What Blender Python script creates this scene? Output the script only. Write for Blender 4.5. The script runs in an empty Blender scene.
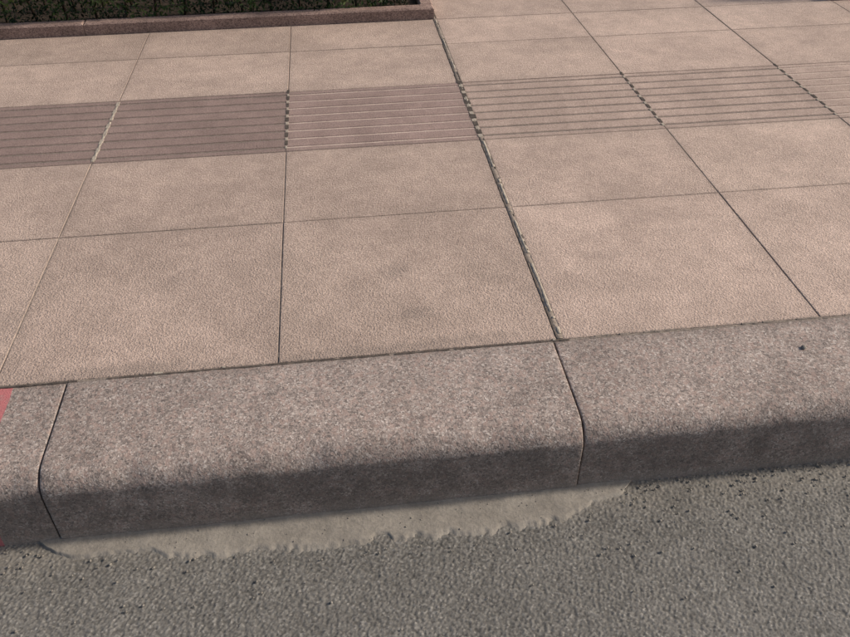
import bpy, math, random
import numpy as np
from mathutils import Vector, Matrix, noise
random.seed(7); rng=np.random.default_rng(7)
sc=bpy.context.scene
# ---------------------------------------------------------------- helpers
class NT:
    def __init__(s,name):
        s.m=bpy.data.materials.new(name); s.m.use_nodes=True
        s.t=s.m.node_tree; s.b=s.t.nodes['Principled BSDF']; s.o=s.t.nodes['Material Output']
        s.b.inputs['Specular IOR Level'].default_value=0.2
        s.tc=s.n('ShaderNodeTexCoord').outputs['Object']
    def n(s,t,**k):
        x=s.t.nodes.new(t)
        for a,v in k.items(): setattr(x,a,v)
        return x
    def put(s,sock,v):
        if isinstance(v,bpy.types.NodeSocket): s.t.links.new(v,sock)
        else: sock.default_value=v
    def noise(s,sc_,det=3,rough=.55,vec=None,out='Fac'):
        x=s.n('ShaderNodeTexNoise'); s.put(x.inputs['Vector'],vec or s.tc)
        x.inputs['Scale'].default_value=sc_;x.inputs['Detail'].default_value=det;x.inputs['Roughness'].default_value=rough
        return x.outputs[out]
    def vor(s,sc_,out='Distance',vec=None):
        x=s.n('ShaderNodeTexVoronoi',feature='F1'); s.put(x.inputs['Vector'],vec or s.tc)
        x.inputs['Scale'].default_value=sc_
        return x.outputs[out]
    def sep(s,v):
        x=s.n('ShaderNodeSeparateColor'); s.put(x.inputs[0],v); return x.outputs
    def math(s,op,a,b=0.0,c=0.0,clamp=False):
        x=s.n('ShaderNodeMath',operation=op,use_clamp=clamp)
        s.put(x.inputs[0],a);s.put(x.inputs[1],b);s.put(x.inputs[2],c); return x.outputs[0]
    def mr(s,v,a,b,c=0.0,d=1.0):
        x=s.n('ShaderNodeMapRange',interpolation_type='SMOOTHSTEP')
        s.put(x.inputs[0],v)
        for i,q in enumerate((a,b,c,d)): x.inputs[1+i].default_value=q
        return x.outputs[0]
    def mix(s,f,a,b):
        x=s.n('ShaderNodeMix',data_type='RGBA')
        for so,v in ((x.inputs[0],f),(x.inputs[6],a),(x.inputs[7],b)):
            if isinstance(v,tuple): v=(*v[:3],1)
            s.put(so,v)
        return x.outputs[2]
    def ramp(s,v,pts):
        x=s.n('ShaderNodeValToRGB'); s.put(x.inputs[0],v); e=x.color_ramp.elements
        while len(e)<len(pts): e.new(0.5)
        for q,(p,c) in zip(e,pts): q.position=p; q.color=(*c,1)
        return x.outputs[0]
    def scale(s,col,f):
        x=s.n('ShaderNodeVectorMath',operation='SCALE'); s.put(x.inputs[0],col); s.put(x.inputs[3],f); return x.outputs[0]
    def xyz(s):
        x=s.n('ShaderNodeSeparateXYZ'); s.put(x.inputs[0],s.tc); return x.outputs
    def blob(s,cx,cy,rx,ry,rot,nf):
        m=s.n('ShaderNodeMapping',vector_type='TEXTURE'); s.put(m.inputs[0],s.tc)
        m.inputs[1].default_value=(cx,cy,0); m.inputs[2].default_value=(0,0,rot); m.inputs[3].default_value=(rx,ry,10)
        l=s.n('ShaderNodeVectorMath',operation='LENGTH'); s.put(l.inputs[0],m.outputs[0])
        v=s.math('MULTIPLY_ADD',nf,2.2,l.outputs['Value'])
        return s.mr(v,0.1,1.15,1,0)
    def finish(s,col,rough=.9,height=None,bump=None,disp=None):
        s.put(s.b.inputs['Base Color'],(*col,1) if isinstance(col,tuple) else col); s.put(s.b.inputs['Roughness'],rough)
        if height is not None and disp is None:
            x=s.n('ShaderNodeBump'); x.inputs['Strength'].default_value=1; x.inputs['Distance'].default_value=bump
            s.put(x.inputs['Height'],height); s.t.links.new(x.outputs[0],s.b.inputs['Normal'])
        if disp is not None:
            x=s.n('ShaderNodeDisplacement'); x.inputs['Midlevel'].default_value=0; x.inputs['Scale'].default_value=disp
            s.put(x.inputs['Height'],height); s.t.links.new(x.outputs[0],s.o.inputs['Displacement'])
            s.m.displacement_method='DISPLACEMENT'
        return s.m
def mesh(name,V,F,mats,parent=None,smooth=False,fm=None):
    me=bpy.data.meshes.new(name); me.from_pydata([tuple(v) for v in V],[],[tuple(f) for f in F])
    for m in (mats if isinstance(mats,list) else [mats]): me.materials.append(m)
    if fm is not None: me.polygons.foreach_set('material_index',fm)
    if smooth: me.polygons.foreach_set('use_smooth',[True]*len(me.polygons))
    me.update(); o=bpy.data.objects.new(name,me); sc.collection.objects.link(o)
    if parent: o.parent=parent
    return o
def empty(n):
    o=bpy.data.objects.new(n,None); sc.collection.objects.link(o); return o
def nz(x,y,z=0): return noise.noise(Vector((x,y,z)))
# ---------------------------------------------------------------- layout (metres)
XA,XB,XC,XD,XE=-.5696,0.,.600,1.1897,1.77
xs=[XA-.585*k for k in range(12,0,-1)]+[XA,XB,XC,XD,XE]+[XE+.585*k for k in range(1,11)]
ys=[0,.5562,.9608,1.4111,1.7963,2.0897,2.50,2.95,3.40,3.85]
HK=.1691; YK=.2596; ZR=-HK
# ---------------------------------------------------------------- materials
STAINS=[(.27,.30,.05,.04,.4,.42),(.30,.13,.055,.03,-.2,.5),(-.25,.33,.09,.03,.5,.26),(.80,.30,.07,.03,.1,.24),
        (-.60,.20,.05,.08,0,.24),(.25,.02,.35,.025,.05,.38),(-.3,.02,.25,.025,0,.38)]
def tile_mat():
    s=NT('bush_hammered_granite')
    a=s.n('ShaderNodeSeparateXYZ');s.put(a.inputs[0],s.n('ShaderNodeUVMap',uv_map='d0').outputs[0]);b=s.n('ShaderNodeSeparateXYZ');s.put(b.inputs[0],s.n('ShaderNodeUVMap',uv_map='d1').outputs[0])
    ed=s.math('MINIMUM',s.math('MINIMUM',a.outputs[0],a.outputs[1]),s.math('MINIMUM',b.outputs[0],b.outputs[1]))
    t=s.sep(s.n('ShaderNodeVertexColor',layer_name='tint').outputs[0])
    tint,groove,purple=t[0],t[1],t[2]
    big=s.noise(3.0,3,.6); mid=s.noise(14,4,.72)
    gs=s.sep(s.vor(380,out='Color'))
    c=s.ramp(gs[0],[(0,(.41,.312,.258)),(.25,(.50,.388,.322)),(.6,(.55,.428,.355)),(1,(.63,.495,.415))])
    c=s.mix(s.math('MULTIPLY',purple,.66),c,(.228,.155,.147))
    c=s.scale(c,s.mr(big,.3,.7,.88,1.08)); c=s.scale(c,s.mr(mid,.28,.72,.89,1.09))
    c=s.scale(c,s.math('MULTIPLY_ADD',tint,.55,.61))
    c=s.mix(s.math('MULTIPLY',groove,s.mr(mid,.3,.6,.55,1.0)),c,(.56,.455,.385))
    nf=s.math('SUBTRACT',s.noise(45,2,.65),.5)
    e=s.math('MULTIPLY_ADD',nf,.018,ed)
    c=s.mix(s.mr(e,0.0,.008,.30,0),c,(.23,.185,.155))
    c=s.mix(s.mr(e,0.0,.05,.12,0),c,(.22,.18,.15))
    for (x,y,rx,ry,r,k) in STAINS:
        c=s.mix(s.math('MULTIPLY',s.blob(x,y,rx,ry,r,nf),k),c,(.22,.18,.155))
    h=s.math('MULTIPLY_ADD',s.noise(290,1,.6),1.1,s.math('MULTIPLY',s.vor(210),.8))
    c=s.scale(c,s.mr(h,.6,1.2,.89,1.06))
    return s.finish(c,.9,h,.0014)
M_tile=tile_mat()
def kerb_mat():
    s=NT('kerb_granite'); X,Y,Z=s.xyz()
    wv=s.n('ShaderNodeVectorMath',operation='MULTIPLY_ADD'); s.put(wv.inputs[0],s.noise(140,1,out='Color')); wv.inputs[1].default_value=(.007,.007,.007); s.put(wv.inputs[2],s.tc); v=wv.outputs[0]
    g=s.sep(s.vor(330,out='Color',vec=v))
    c=s.ramp(g[0],[(0,(.07,.06,.057)),(.14,(.16,.135,.122)),(.28,(.29,.238,.21)),(.55,(.345,.288,.256)),(.75,(.40,.315,.272)),(.9,(.54,.475,.425)),(1,(.63,.565,.51))])
    g2=s.sep(s.vor(150,out='Color',vec=v))
    c=s.mix(s.mr(g2[1],.70,.8,0,.45),c,(.41,.275,.23)); c=s.mix(s.mr(g2[2],.86,.9,0,.55),c,(.11,.095,.087))
    c=s.mix(.30,c,(.345,.288,.254))
    n3=s.noise(3.5,3,.65); n20=s.noise(18,4,.70)
    c=s.scale(c,s.mr(n3,.3,.7,.87,1.10)); c=s.scale(c,s.mr(n20,.3,.7,.86,1.10))
    q=s.math('SUBTRACT',n20,.5)
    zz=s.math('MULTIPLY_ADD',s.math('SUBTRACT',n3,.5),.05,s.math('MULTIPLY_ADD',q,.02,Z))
    shade_band=s.math('MULTIPLY',s.mr(zz,-.046,-.039,1,0),s.mr(n20,.36,.66,.48,.18))  # kerb face shade below the nose painted into the colour, along with dirt stain
    c=s.mix(shade_band,c,(.13,.11,.098))
    c=s.mix(s.mr(s.math('MULTIPLY_ADD',q,.03,Y),-.03,-.004,0,.32),c,(.19,.158,.137))
    c=s.mix(s.mr(s.math('MULTIPLY_ADD',q,.05,Z),-.165,-.135,.4,0),c,(.32,.28,.24))
    px=s.math('MULTIPLY_ADD',q,.008,X)
    pm=s.math('MULTIPLY',s.mr(px,-.530,-.527,1,0),s.mr(px,-.70,-.697,0,1))
    pm=s.math('MULTIPLY',pm,s.mr(n20,.28,.46,.45,.90))
    c=s.mix(pm,c,(.50,.16,.165))
    h=s.math('MULTIPLY_ADD',s.noise(60,2),1.0,s.noise(280,2,.65))
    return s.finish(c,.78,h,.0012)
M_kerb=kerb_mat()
def mortar_mat(name,c1,c2,b=.003):
    s=NT(name); n=s.noise(70,4,.7)
    return s.finish(s.ramp(n,[(.3,c1),(.7,c2)]),.95,n,b)
M_mort=mortar_mat('joint_mortar',(.17,.14,.118),(.33,.28,.235))
M_dark=mortar_mat('joint_dirt',(.06,.05,.044),(.15,.125,.105))
M_bed=mortar_mat('joint_bed',(.12,.10,.085),(.26,.215,.18))
M_dash=mortar_mat('rib_gap_dirt',(.055,.046,.04),(.12,.10,.085))
M_light=mortar_mat('light_mortar',(.29,.25,.205),(.48,.42,.345))
def asphalt_mat():
    s=NT('asphalt'); X,Y,Z=s.xyz()
    g=s.sep(s.vor(280,out='Color'))
    c=s.ramp(g[0],[(0,(.135,.128,.116)),(.4,(.188,.180,.163)),(.85,(.218,.209,.189)),(1,(.30,.288,.262))])
    h=s.math('MULTIPLY_ADD',s.noise(180,3,.62),1.4,s.math('MULTIPLY',s.math('SUBTRACT',1,s.vor(150)),.6))
    n2=s.noise(12,4,.65)
    h=s.math('MULTIPLY_ADD',n2,.8,h)
    c=s.scale(c,s.mr(h,.95,1.8,.70,1.13))
    c=s.scale(c,s.mr(s.noise(2.2,3),.3,.7,.87,1.09))
    yy=s.math('MULTIPLY_ADD',s.math('SUBTRACT',n2,.5),.14,Y)
    c=s.mix(s.mr(yy,-.36,-.27,0,.38),c,(.28,.256,.218))
    return s.finish(c,.9,s.math('SUBTRACT',h,1.4),disp=.0038)
M_asph=asphalt_mat()
def patch_mat():
    s=NT('smeared_cement'); n=s.noise(14,5,.68); n2=s.noise(130,3,.7)
    c=s.ramp(n,[(.3,(.235,.215,.185)),(.7,(.345,.316,.272))]); c=s.scale(c,s.mr(n2,.3,.7,.88,1.07))
    return s.finish(c,.92,s.math('MULTIPLY_ADD',n2,.4,n),.003)
M_patch=patch_mat()
def border_mat():
    s=NT('planter_granite'); g=s.sep(s.vor(260,out='Color'))
    c=s.ramp(g[0],[(0,(.17,.115,.10)),(.5,(.30,.21,.175)),(1,(.42,.30,.25))]); c=s.scale(c,s.mr(s.noise(8,3),.3,.7,.8,1.1))
    return s.finish(c,.75)
M_border=border_mat()
s=NT('soil'); M_soil=s.finish(s.ramp(s.noise(40,4),[(.3,(.03,.022,.015)),(.7,(.07,.05,.035))]),.95)
s=NT('ground'); M_ground=s.finish(s.ramp(s.noise(.6,5),[(.3,(.16,.15,.12)),(.7,(.22,.20,.17))]),.95)
def leaf_mat():
    s=NT('hedge_leaves'); t=s.sep(s.n('ShaderNodeVertexColor',layer_name='leaf').outputs[0])
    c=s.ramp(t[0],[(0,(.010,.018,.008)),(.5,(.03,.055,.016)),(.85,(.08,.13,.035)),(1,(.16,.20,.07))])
    s.finish(c,.5); return s.m
M_leaf=leaf_mat()
s=NT('pebble_stone'); M_peb=s.finish(s.ramp(s.noise(90,2),[(.3,(.18,.165,.145)),(.7,(.30,.275,.24))]),.85)
# ---------------------------------------------------------------- pavement
pav=empty('pavement')
V=[];F=[];U1=[];U2=[];C=[]
def addf(pts,rect,col):
    b=len(V); V.extend(pts); F.append(tuple(range(b,b+len(pts))))
    x0,x1,y0,y1=rect
    for p in pts: U1.append((p[0]-x0,p[1]-y0)); U2.append((x1-p[0],y1-p[1])); C.append(col)
def slab(x0,x1,y0,y1,col,dz):
    bv=.0015; z=lambda x,y: dz[0]+dz[1]*(x-x0)+dz[2]*(y-y0)
    r=(x0,x1,y0,y1)
    T=[(x0+bv,y0+bv),(x1-bv,y0+bv),(x1-bv,y1-bv),(x0+bv,y1-bv)]; O=[(x0,y0),(x1,y0),(x1,y1),(x0,y1)]
    addf([(x,y,z(x,y)) for x,y in T],r,col)
    for i in range(4):
        j=(i+1)%4
        addf([(*O[i],z(*O[i])-.001),(*O[j],z(*O[j])-.001),(*T[j],z(*T[j])),(*T[i],z(*T[i]))],r,col)
        addf([(*O[i],-.04),(*O[j],-.04),(*O[j],z(*O[j])-.001),(*O[i],z(*O[i])-.001)],r,col)
NR=8
def ribbed(x0,x1,y0,y1,col,dz):
    r=(x0,x1,y0,y1); P=[(y0,-.04,0),(y0,dz-.002,0),(y0+.002,dz,0)]
    per=(y1-y0)/NR
    for k in range(NR):
        yc=y0+per*(k+.5)
        P+= [(yc-.0062,dz,0),(yc-.0042,dz-.0020,1),(yc+.0042,dz-.0020,1),(yc+.0062,dz,0)]
    P+=[(y1-.002,dz,0),(y1,dz-.002,0),(y1,-.04,0)]
    for a,b in zip(P[:-1],P[1:]):
        gr=1.0 if (a[2] and b[2]) else 0.0
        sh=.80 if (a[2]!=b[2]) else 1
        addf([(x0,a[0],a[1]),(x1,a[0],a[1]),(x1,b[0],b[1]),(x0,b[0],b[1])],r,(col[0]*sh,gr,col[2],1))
        for xx in (x0,x1):
            addf([(xx,a[0],-.04),(xx,b[0],-.04),(xx,b[0],b[1]),(xx,a[0],a[1])],r,col)
random.seed(11)
for i in range(len(xs)-1):
    xa,xb=xs[i],xs[i+1]
    gl=.008 if abs(xa-XC)<1e-6 else .0011; gr=.008 if abs(xb-XC)<1e-6 else .0011
    for j in range(len(ys)-1):
        ya,yb=ys[j],ys[j+1]
        if j>=5 and (xb<=XC+.01 or xa>=2.3) : continue
        y0=ya+(.004 if j==0 else .0012); y1=yb-.0012
        tv=random.uniform(.36,.66)+(.09 if xa>=XC-.01 else -.03)
        x0=xa+gl+random.uniform(-.0003,.0003); x1=xb-gr+random.uniform(-.0003,.0003)
        if j==2:
            left=xa<XC-.01
            ribbed(x0,x1,y0,y1,(tv+(0 if left else .03),0,1.0 if left else .25,1),random.uniform(-.0008,.0004))
        else:
            slab(x0,x1,y0,y1,(tv,0,random.uniform(0,.14),1),(random.uniform(-.0006,.0003),random.uniform(-.0008,.0008),random.uniform(-.0008,.0008)))
o=mesh('paving_slabs',V,F,M_tile,pav)
me=o.data
for nme,U in (('d0',U1),('d1',U2)):
    l=me.uv_layers.new(name=nme); l.data.foreach_set('uv',np.array(U,dtype=np.float32).ravel())
ca=me.color_attributes.new('tint','FLOAT_COLOR','CORNER'); ca.data.foreach_set('color',np.array(C,dtype=np.float32).ravel())
X0,X1=xs[0],xs[-1]
mesh('joint_bed',[(X0,.001,-.0021),(X1,.001,-.0021),(X1,3.85,-.0021),(X0,3.85,-.0021)],[(0,1,2,3)],M_bed,pav)
def strip(p0,p1,w,ztop,mat,seed,amp=.5,step=.006,gapthr=None):
    p0=Vector((*p0,0));p1=Vector((*p1,0)); L=(p1-p0).length; d=(p1-p0)/L; nrm=Vector((-d.y,d.x,0)); n=int(L/step)
    VV=[];FF=[]; prev=None
    for k in range(n+1):
        t=k*L/n; a=nz(t*14,seed)*amp+nz(t*70,seed+3)*amp*.7; b=nz(t*14,seed+9)*amp+nz(t*70,seed+6)*amp*.7
        z=ztop+nz(t*50,seed+20)*.0012
        if gapthr is not None and nz(t*9,seed+31)+.5*nz(t*40,seed+33)<gapthr: prev=None; continue
        c=p0+d*t; l=c-nrm*w*.5*(1+a); r=c+nrm*w*.5*(1+b)
        base=len(VV); VV+= [(l.x,l.y,z-.006),(l.x,l.y,z-.0008),(c.x,c.y,z),(r.x,r.y,z-.0008),(r.x,r.y,z-.006)]
        if prev is not None:
            for q in range(4): FF.append((prev+q,base+q,base+q+1,prev+q+1))
        prev=base
    return mesh('joint_mortar',VV,FF,mat,pav,smooth=True)
strip((XC+.0005,.005),(XC+.0005,3.8),.0160,.0000,M_mort,1,.2)
strip((XC+.004,.02),(XC+.003,.95),.008,.0011,M_light,5,.6,gapthr=-.15)
strip((XC-.0055,.01),(XC-.006,2.4),.0045,.0006,M_dark,6,.9,gapthr=-.2)
strip((XC+.002,.97),(XC+.002,2.4),.007,.0010,M_light,8,.6,gapthr=.08)
strip((XC+.006,.2),(XC+.006,2.4),.004,.0010,M_dark,9,.9,gapthr=.08)
strip((XA,.97),(XA,1.40),.009,.0010,M_light,12,.5,gapthr=-.4)
strip((XA,.1),(XA,.95),.003,-.001,M_mort,14,.5)
strip((XB,.02),(XB,.95),.0028,-.0012,M_mort,15,.5,gapthr=-.05)
strip((XD,.02),(XD,.95),.0026,-.0012,M_mort,16,.5,gapthr=.05)
strip((X0,.0005),(X1,.0005),.008,-.0012,M_mort,17,.6,step=.008)
strip((-1.1,.003),(.62,.003),.006,.0010,M_light,18,.8,gapthr=.22)
strip((-1.1,-.001),(.62,-.001),.005,.0005,M_dark,28,.7,step=.004,gapthr=-.30)
strip((.66,.003),(1.7,.003),.005,.0006,M_mort,19,.8,gapthr=.05)
for q,yy in enumerate((.5562,.9608,1.4111,1.7963)):
    strip((-2.5,yy),(3.4,yy),.003,-.0014,M_mort,21+q,.5,step=.01,gapthr=-.15)
VV=[];FF=[];FM=[]
def box(x0,x1,y0,y1,z0,z1,m):
    b=len(VV); j=lambda:random.uniform(-.0008,.0008)
    VV.extend([(x0,y0,z0),(x1,y0,z0),(x1,y1,z0),(x0,y1,z0),(x0+.001+j(),y0+.001+j(),z1),(x1-.001+j(),y0+.001+j(),z1),(x1-.001+j(),y1-.001+j(),z1+j()*.4),(x0+.001+j(),y1-.001+j(),z1)])
    for f in ((0,1,5,4),(1,2,6,5),(2,3,7,6),(3,0,4,7),(4,5,6,7)): FF.append(tuple(b+k for k in f)); FM.append(m)
per=(ys[3]-ys[2])/NR
for x in xs:
    if abs(x)>4: continue
    w=.0105 if abs(x-XC)<.01 else .0060
    for k in range(NR):
        yc=ys[2]+per*(k+.5)
        if abs(x-XA)<.01:
            box(x-w,x+w,yc-per*.3,yc+per*.3,-.006,.0010,1)
        else:
            ww=w*random.uniform(.8,1.1)
            box(x-ww,x+ww,yc+per*.26,yc+per*.78,-.006,.0009,0)
            box(x-ww*.8,x+ww*.8,yc-per*.16,yc+per*.2,-.006,.0005,1)
mesh('rib_end_fillers',VV,FF,[M_dash,M_light],pav,fm=FM)
# ---------------------------------------------------------------- kerb
kerb=empty('kerb')
R=.046
prof=[(-.0,-.10),(-.0,-.004),(-.003,-.0012)]
prof+=[(-y,-.0012-.003*(y/.2)) for y in np.linspace(.012,YK-R-.006,14)]
cy,cz=-(YK-R),-.0050-R
for a in np.linspace(0,math.pi/2,12): prof.append((cy-R*math.sin(a),cz+R*math.cos(a)))
prof+=[(-YK-.0005*(z/.1),-z) for z in np.linspace(.075,HK+.06,10)]
JG=.0017
def stone(x0,x1,seed,dy,dz):
    xs_=[x0,x0+.0010,x0+.0025]+list(np.linspace(x0+.012,x1-.012,int((x1-x0)/.012)))+[x1-.0025,x1-.0010,x1]
    VV=[];FF=[];n=len(prof)
    for i,x in enumerate(xs_):
        e={0:.0016,1:.0004,2:0}.get(min(i,len(xs_)-1-i),0)
        chip=max(0,nz(x*9,seed+2.2)-.25)*.008
        for k,(y,z) in enumerate(prof):
            w=1 if 3<=k else 0
            nose=math.exp(-((k-22)/5.)**2)
            yy=y+dy*w+e*(1 if z<-.01 else .4)*w + w*.0022*nz(x*4,seed,z*6)+nose*(chip+.0016*nz(x*26,seed+5,k*.35))
            zz=z+dz-e*(1 if z>-.06 else .2)+w*.0016*nz(x*3,y*7,seed)-nose*(chip*.6)+nose*.001*nz(x*33,seed+8,k*.4)
            VV.append((x,yy,zz))
        if i:
            for k in range(n-1):
                FF.append((n*(i-1)+k,n*(i-1)+k+1,n*i+k+1,n*i+k))
    for st,rev in ((0,True),(n*(len(xs_)-1),False)):
        b=len(VV); VV+= [VV[st+k] for k in range(n)]
        r=list(range(b,b+n)); FF.append(tuple(r[::-1] if rev else r))
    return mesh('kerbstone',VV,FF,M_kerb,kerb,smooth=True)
J=[-.4249+1.0098*k for k in range(-6,8)]
for i in range(len(J)-1):
    stone(J[i]+JG,J[i+1]-JG,i*3.7,[0,.001,-.001,.002][i%4],[0,-.0008,.0005,-.0003][i%4])
bp=[(0,-.10),(0,-.008),(-.19,-.011),(-.237,-.027),(-.250,-.065),(-.250,-.22)]
VV=[(x,y,z) for x in (J[0],J[-1]) for y,z in bp]
mesh('kerb_joint_mortar',VV,[(i,i+1,7+i,6+i) for i in range(5)],M_dark,kerb)
# ---------------------------------------------------------------- road
def axis(a,b,step,lo,hi):
    m=list(np.arange(a,b,step)); l=[];d=step;x=a
    while x>lo: d*=1.35; x-=d; l.append(max(x,lo))
    r=[];d=step;x=b
    while x<hi: r.append(x); d*=1.35; x+=d
    return l[::-1]+m+r+[hi]
ax=axis(-.95,1.40,.002,-40,40); ay=[y for y in axis(-.60,-.255,.002,-9,-.2551) if y<=-.2549]
gx,gy=np.meshgrid(ax,ay); nx,ny=len(ax),len(ay)
ZS=ZR-.003
VV=np.stack([gx,gy,np.full(gx.shape,ZS)],-1).reshape(-1,3)
idx=np.arange(nx*ny).reshape(ny,nx)
FF=np.stack([idx[:-1,:-1],idx[:-1,1:],idx[1:,1:],idx[1:,:-1]],-1).reshape(-1,4)
road=mesh('road',VV.tolist(),FF.tolist(),M_asph,smooth=True)
wx=[-.47,-.44,-.40,-.30,-.2,0,.2,.4,.53,.58,.63,.67,.70]; ww=[.0,.03,.045,.055,.068,.086,.092,.090,.082,.062,.045,.035,0]
VV=[];FF=[];NX=320;NY=26
for i in range(NX):
    x=-.47+1.17*i/(NX-1); w=np.interp(x,wx,ww)*(1+.30*nz(x*9,3.3)+.18*nz(x*30,7)+.12*nz(x*90,1)+.05)
    for j in range(NY):
        t=j/(NY-1); y=-YK+.004-w*t
        z=ZS+.0040+.002*math.exp(-t*w/.010)-.0075*max(0,t-.8)/.20 +.0012*nz(x*18,y*18)+.0005*nz(x*70,y*70)
        VV.append((x,y,z))
for i in range(NX-1):
    for j in range(NY-1):
        a=i*NY+j; FF.append((a,a+1,a+NY+1,a+NY))
mesh('cement_patch',VV,FF,M_patch,smooth=True)
def stones(name,pts,mat):
    VV=[];FF=[]
    ico=[(0,0,1),(.9,0,.45),(.28,.85,.45),(-.72,.53,.45),(-.72,-.53,.45),(.28,-.85,.45),(.72,.53,-.45),(-.28,.85,-.45),(-.9,0,-.45),(-.28,-.85,-.45),(.72,-.53,-.45),(0,0,-1)]
    fc=[(0,1,2),(0,2,3),(0,3,4),(0,4,5),(0,5,1),(1,6,2),(2,7,3),(3,8,4),(4,9,5),(5,10,1),(2,6,7),(3,7,8),(4,8,9),(5,9,10),(1,10,6),(11,7,6),(11,8,7),(11,9,8),(11,10,9),(11,6,10)]
    for x,y,z,r in pts:
        b=len(VV); a=random.uniform(0,6.3);sx=random.uniform(.8,1.4)
        for v in ico:
            k=random.uniform(.8,1.15); vx,vy,vz=v[0]*r*sx*k,v[1]*r*k,v[2]*r*.6*k
            VV.append((x+vx*math.cos(a)-vy*math.sin(a),y+vx*math.sin(a)+vy*math.cos(a),z+vz))
        FF+= [tuple(b+q for q in f) for f in fc]
    return mesh(name,VV,FF,mat,smooth=True)
pts=[]
for _ in range(900):
    x=random.uniform(-.9,1.4); d=random.expovariate(18); on=-.45<x<.68 and d<np.interp(x,wx,ww)
    if on and random.random()<.75: continue
    pts.append((x,-YK-.003-d,ZS+(.0045 if on else .003),random.choice([.001,.0012,.0015,.002]) if on else random.choice([.001,.0015,.002,.0028])))
stones('grit',pts,M_peb)
stones('pebble',[(1.105,-.088,-.001,.006)],M_peb)
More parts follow.
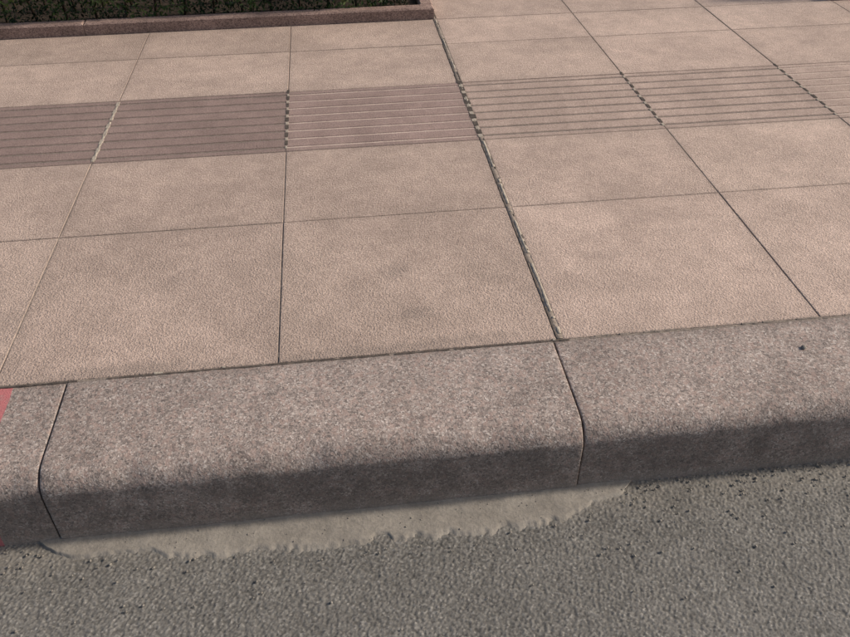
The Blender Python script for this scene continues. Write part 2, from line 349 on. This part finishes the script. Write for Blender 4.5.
# ---------------------------------------------------------------- planters
def planter(x0,x1,hx0,hx1):
    y0,y1=2.095,3.6; h=.046; w=.055
    P=empty('planter_border')
    def bar(a,b,c,d,nm):
        q=.006; VV=[(a,c,-.02),(b,c,-.02),(b,d,-.02),(a,d,-.02),(a,c,h-q),(b,c,h-q),(b,d,h-q),(a,d,h-q),(a+q,c+q,h),(b-q,c+q,h),(b-q,d-q,h),(a+q,d-q,h)]
        FF=[(0,1,5,4),(1,2,6,5),(2,3,7,6),(3,0,4,7),(4,5,9,8),(5,6,10,9),(6,7,11,10),(7,4,8,11),(8,9,10,11)]
        mesh(nm,VV,FF,M_border,P)
    n=max(1,round((x1-x0)/1.4)); L=(x1-x0)/n
    for k in range(n):
        bar(x0+k*L+.001,x0+(k+1)*L-.001,y0,y0+w,'front_stone'); bar(x0+k*L+.001,x0+(k+1)*L-.001,y1-w,y1,'rear_stone')
    bar(x0,x0+w,y0+w+.002,y1-w-.002,'side_stone'); bar(x1-w,x1,y0+w+.002,y1-w-.002,'side_stone')
    mesh('soil',[(x0+w,y0+w,.02),(x1-w,y0+w,.02),(x1-w,y1-w,.02),(x0+w,y1-w,.02)],[(0,1,2,3)],M_soil,P)
    n=int(36000*(hx1-hx0)/3.0); hy0,hy1=y0+w+.01,y1-w-.05; H=.42
    VV=[];FF=[];CC=[]
    for _ in range(n):
        x=random.uniform(hx0,hx1);y=random.uniform(hy0,hy1);z=random.uniform(.03,H)
        m=random.random(); dp=abs(random.gauss(0,.035))
        if m<.55: y=hy0+dp
        elif m<.8: z=H-dp
        elif m<.9: x=random.choice([hx0+dp,hx1-dp])
        bu=.05*nz(x*5,z*6,y*3)+.025*nz(x*14,z*14)
        y+=bu if m<.55 else 0; z+=bu if .55<=m<.8 else 0
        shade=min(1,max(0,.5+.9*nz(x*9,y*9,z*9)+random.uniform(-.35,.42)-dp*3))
        s=random.uniform(.007,.013); R_=Matrix.Rotation(random.uniform(0,6.3),3,'Z')@Matrix.Rotation(random.uniform(-1.2,1.2),3,'X')@Matrix.Rotation(random.uniform(-1,1),3,'Y')
        b=len(VV)
        for q in ((-.0,-1,0),(.42,0,.12),(0,1,0),(-.42,0,.12)):
            v=R_@Vector(q)*s; VV.append((x+v.x,y+v.y,max(.022,z+v.z)))
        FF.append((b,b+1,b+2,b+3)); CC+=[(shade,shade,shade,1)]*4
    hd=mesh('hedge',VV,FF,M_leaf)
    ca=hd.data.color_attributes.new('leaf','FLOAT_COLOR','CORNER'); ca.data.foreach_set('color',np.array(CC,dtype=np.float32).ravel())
    VV=[];FF=[]
    x=hx0+.08
    while x<hx1-.05:
        for y in np.arange(hy0+.08,hy1,.14):
            b=len(VV); r=.006; tx,ty=random.uniform(-.06,.06),random.uniform(-.04,.04)
            for zz,rr,ox,oy in ((.02,r,0,0),(.2,r*.7,tx*.5,ty*.5),(.38,r*.3,tx,ty)):
                for a in range(5): VV.append((x+ox+rr*math.cos(a*1.2566),y+oy+rr*math.sin(a*1.2566),zz))
            for l in (0,5):
                for a in range(5): FF.append((b+l+a,b+l+(a+1)%5,b+l+5+(a+1)%5,b+l+5+a))
        x+=.12
    mesh('stems',VV,FF,M_soil,hd)
planter(-6.5,XC-.002,-6.4,XC-.10)
planter(2.335,7.0,2.45,6.9)
# ---------------------------------------------------------------- ground
mesh('ground',[(-300,-300,-.20),(300,-300,-.20),(300,300,-.20),(-300,300,-.20)],[(0,1,2,3)],M_ground)
mesh('pavement_far',[(-40,3.86,-.006),(40,3.86,-.006),(40,12,-.006),(-40,12,-.006)],[(0,1,2,3)],M_ground,pav)
# ---------------------------------------------------------------- light
el,az=math.radians(32),math.radians(86)
w=bpy.data.worlds.new('World'); sc.world=w; w.use_nodes=True
sk=w.node_tree.nodes.new('ShaderNodeTexSky'); sk.sky_type='NISHITA'; sk.sun_disc=False; sk.sun_elevation=el; sk.sun_rotation=az; sk.dust_density=4
bg=w.node_tree.nodes['Background']; bg.inputs[1].default_value=.11; w.node_tree.links.new(sk.outputs[0],bg.inputs[0])
L=bpy.data.lights.new('sun','SUN'); L.energy=3.35; L.angle=math.radians(4); L.color=(1,.895,.785)
lo=bpy.data.objects.new('sun',L); sc.collection.objects.link(lo)
sd=Vector((math.cos(el)*math.sin(az),math.cos(el)*math.cos(az),math.sin(el))); lo.rotation_euler=sd.to_track_quat('Z','Y').to_euler()
# ---------------------------------------------------------------- camera
yaw,pit,rol=.1137,.6783,-.0091
f=Vector((math.sin(yaw)*math.cos(pit),math.cos(yaw)*math.cos(pit),-math.sin(pit)))
rt=Vector((math.cos(yaw),-math.sin(yaw),0)); up=rt.cross(f)
r2=rt*math.cos(rol)+up*math.sin(rol); u2=-rt*math.sin(rol)+up*math.cos(rol)
cam=bpy.data.cameras.new('camera'); co=bpy.data.objects.new('camera',cam); sc.collection.objects.link(co)
M=Matrix((r2,u2,-f)).transposed().to_4x4(); M.translation=Vector((.1662,-1.2455,1.099)); co.matrix_world=M
cam.sensor_width=36; cam.lens=36*788.41/850; cam.clip_end=1000; cam.clip_start=.05
sc.camera=co
sc.view_settings.view_transform='Standard'; sc.view_settings.look='None'; sc.view_settings.exposure=0
